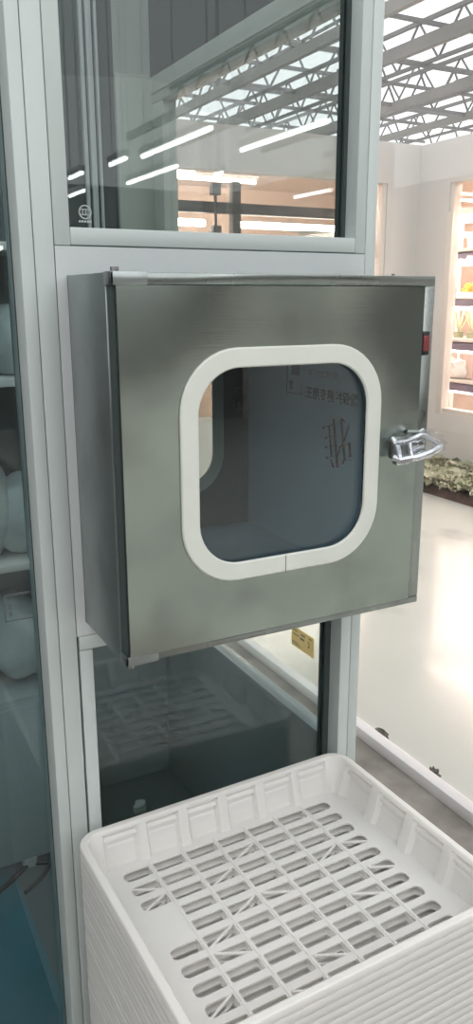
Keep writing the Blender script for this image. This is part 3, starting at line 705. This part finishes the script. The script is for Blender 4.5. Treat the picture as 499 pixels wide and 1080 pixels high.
for j in range(21):
    for i in range(5):
        p = pro[(i * 3 + j * 2 + (j // 3)) % 4]
        if p.name in used: o = p.copy(); COL.objects.link(o)
        else: o = p; used.add(p.name)
        o.location = (BX0 + .13 + i * .15 + random.uniform(-.025, .025), BY0 + .15 + j * .155 + random.uniform(-.03, .03), .05)
        s = random.uniform(.95, 1.35); o.scale = (s, s, s * 1.15); o.rotation_euler = (random.uniform(-.15, .15), random.uniform(-.15, .15), random.uniform(0, 6))
        tag(o, 'pale green leafy lettuce plant growing in the soil bed under the right window', 'lettuce', 'lettuce plants in the bed')

# ------------------------------------------------------------------ roof: gutters, lattice trusses, purlins, film
RZ = 1.9 + F
def roof_beam(x, y0, y1, z, w, h, lab, grp=None):
    b = MB(); b.box(x - w / 2, x + w / 2, y0, y1, z - .008, z); b.box(x - w / 2, x + w / 2, y0, y1, z - h, z - h + .008); b.box(x - w / 2 - .004, x - w / 2 + .006, y0, y1, z - h, z)
    b.box(x + w / 2 - .006, x + w / 2 + .004, y0, y1, z - h, z)
    return tag(b.build('roof_beam', M['beam'], smooth=False), lab, 'beam', grp)
def truss_y(x, y0, y1, zb, zt, lab, step=.55):
    t = thing('roof_truss', lab, 'truss', (x, (y0 + y1) / 2, zb), 'roof trusses')
    b = MB(); b.bar((x, y0, zb), (x, y1, zb), .03, .03); b.build('bottom_chord', M['truss'], t, smooth=False)
    b = MB(); b.bar((x, y0, zt), (x, y1, zt), .035, .035); b.build('top_chord', M['truss'], t, smooth=False)
    b = MB(); n = int((y1 - y0) / step)
    for k in range(n):
        ya = y0 + k * step
        b.cyl((x, ya, zb), (x, ya + step / 2, zt), .012, 6); b.cyl((x, ya + step / 2, zt), (x, ya + step, zb), .012, 6)
    b.build('web', M['truss'], t); return t
def truss_x(y, x0, x1, zb, zt, lab, step=.5):
    t = thing('roof_truss', lab, 'truss', ((x0 + x1) / 2, y, zb), 'roof trusses')
    b = MB(); b.bar((x0, y, zb), (x1, y, zb), .035, .035); b.build('bottom_chord', M['truss'], t, smooth=False)
    b = MB(); b.bar((x0, y, zt), (x1, y, zt), .035, .035); b.build('top_chord', M['truss'], t, smooth=False)
    b = MB(); n = int((x1 - x0) / step)
    for k in range(n):
        xa = x0 + k * step
        b.cyl((xa, y, zb), (xa + step / 2, y, zt), .012, 6); b.cyl((xa + step / 2, y, zt), (xa + step, y, zb), .012, 6)
    b.build('web', M['truss'], t); return t
for x, w, h, lab in ((3.40, .04, .085, 'first roof gutter beam from the partition corner'), (4.10, .04, .10, 'broad flat roof gutter beam crossing above the post top'), (5.26, .04, .085, 'grey roof beam above the hall corner'), (6.25, .04, .075, 'furthest grey roof beam above the white wall')):
    roof_beam(x, -8.5, 9.6, RZ, w, h, lab, 'roof gutter beams')
TL = 'grey steel lattice truss under the translucent roof'
for x, zb, zt in ((3.75, RZ + .10, RZ + .42), (4.75, RZ + .06, RZ + .40), (5.75, RZ + .05, RZ + .38), (7.0, RZ + .05, RZ + .35)): truss_y(x, -8, 9.5, zb, zt, TL)
for y in (3.2, 5.9, 7.6, 9.2): truss_x(y, .8, 8.5, RZ - .02, RZ + .40, TL)
for q, y in enumerate((2.3, 3.9, 4.8, 5.4, 6.7, 8.3)):
    b = MB(); b.bar((.6, y, RZ + .03), (8.5, y, RZ + .03), .025, .03); tag(b.build('purlin', M['truss'], smooth=False), 'thin steel purlin crossing between the roof beams', 'purlin', 'roof purlins')
for q, (p0, p1) in enumerate([((4.08, 5.2, RZ), (5.26, 3.9, RZ + .4)), ((5.26, 5.0, RZ), (6.25, 3.8, RZ + .35)), ((3.4, 6.2, RZ), (4.08, 5.0, RZ + .4)), ((4.1, 7.4, RZ), (5.2, 6.2, RZ + .4))]):
    b = MB(); b.cyl(p0, p1, .016, 6); tag(b.build('brace_rod', M['truss']), 'thin diagonal brace rod between the roof beams', 'brace', 'roof brace rods')
b = MB()
for x0 in range(-4, 9, 2):
    pass
bm_ = bmesh.new(); xs = [-4 + 2.6 * i for i in range(6)]
rv = [[bm_.verts.new((x, y, RZ + (.75 if i % 2 else .55))) for y in (-9, 10)] for i, x in enumerate(xs)]
for a, c in zip(rv, rv[1:]): bm_.faces.new((a[0], c[0], c[1], a[1]))
b.merge(bm_); struct(b.build('ceiling', M['roof'], smooth=False))

# ------------------------------------------------------------------ tube lamps hung over the hall on this side
GY = .086
TUBES = [(1.58, 2.66, 3.62), (1.51, 3.70, 4.0), (1.45, 4.38, 4.70), (2.01, 2.25, 3.15), (1.91, 3.83, 4.75), (1.75, 5.28, 5.7), (3.48, 4.34, 4.92), (2.30, 3.95, 4.08)]
for q, (x, ya, yb, zr) in enumerate([t + (.8,) for t in TUBES] + [(.887, 4.25, 5.15, .3)]):
    y0, y1 = GY - yb, GY - ya; z = zr + F
    tl = thing('tube_lamp', 'white tube lamp hung over the near side of the hall', 'lamp', (x, (y0 + y1) / 2, z), 'near side tube lamps')
    b = MB(); b.box(x - .022, x + .022, y0, y1, z + .012, z + .05, .004); b.build('housing', M['housing'], tl)
    b = MB(); b.cyl((x, y0 + .01, z), (x, y1 - .01, z), .014, 16); b.build('lit_tube', M['tube'], tl)
    for yy in (y0 + .05, y1 - .05):
        b = MB(); b.cyl((x, yy, z + .05), (x, yy, RZ + .5), .002, 5); b.build('hanging_wire', M['truss'], tl)

# ------------------------------------------------------------------ sky, camera, render settings
wd = bpy.data.worlds.new('overcast sky'); scene.world = wd; wd.use_nodes = True
bg = wd.node_tree.nodes['Background']; bg.inputs[0].default_value = (.95, .975, .98, 1); bg.inputs[1].default_value = 1.15

cam = bpy.data.cameras.new('camera'); co = bpy.data.objects.new('camera', cam); COL.objects.link(co)
yaw, pitch, roll, fpx = .48830, .25967, -.0029, 845.33
f_ = Vector((math.sin(yaw) * math.cos(pitch), math.cos(yaw) * math.cos(pitch), -math.sin(pitch))); r_ = Vector((math.cos(yaw), -math.sin(yaw), 0)); u_ = r_.cross(f_)
c_, s_ = math.cos(roll), math.sin(roll); r2, u2 = c_ * r_ + s_ * u_, -s_ * r_ + c_ * u_
mx = Matrix((( r2.x, u2.x, -f_.x, -.3841), (r2.y, u2.y, -f_.y, -1.2913), (r2.z, u2.z, -f_.z, -.0367 + F), (0, 0, 0, 1)))
co.matrix_world = mx
cam.sensor_fit = 'VERTICAL'; cam.sensor_height = 36; cam.lens = fpx / 1080 * 36; cam.clip_start = .02; cam.clip_end = 100
scene.camera = co
vs = scene.view_settings; vs.view_transform = 'Standard'; vs.look = 'None'; vs.gamma = 1; vs.use_curve_mapping = False; vs.exposure = 0.74
cy = scene.cycles; cy.max_bounces = 12; cy.transparent_max_bounces = 24; cy.diffuse_bounces = 5; cy.glossy_bounces = 6; cy.caustics_reflective = False; cy.caustics_refractive = False
cy.sample_clamp_indirect = 6; cy.use_denoising = True
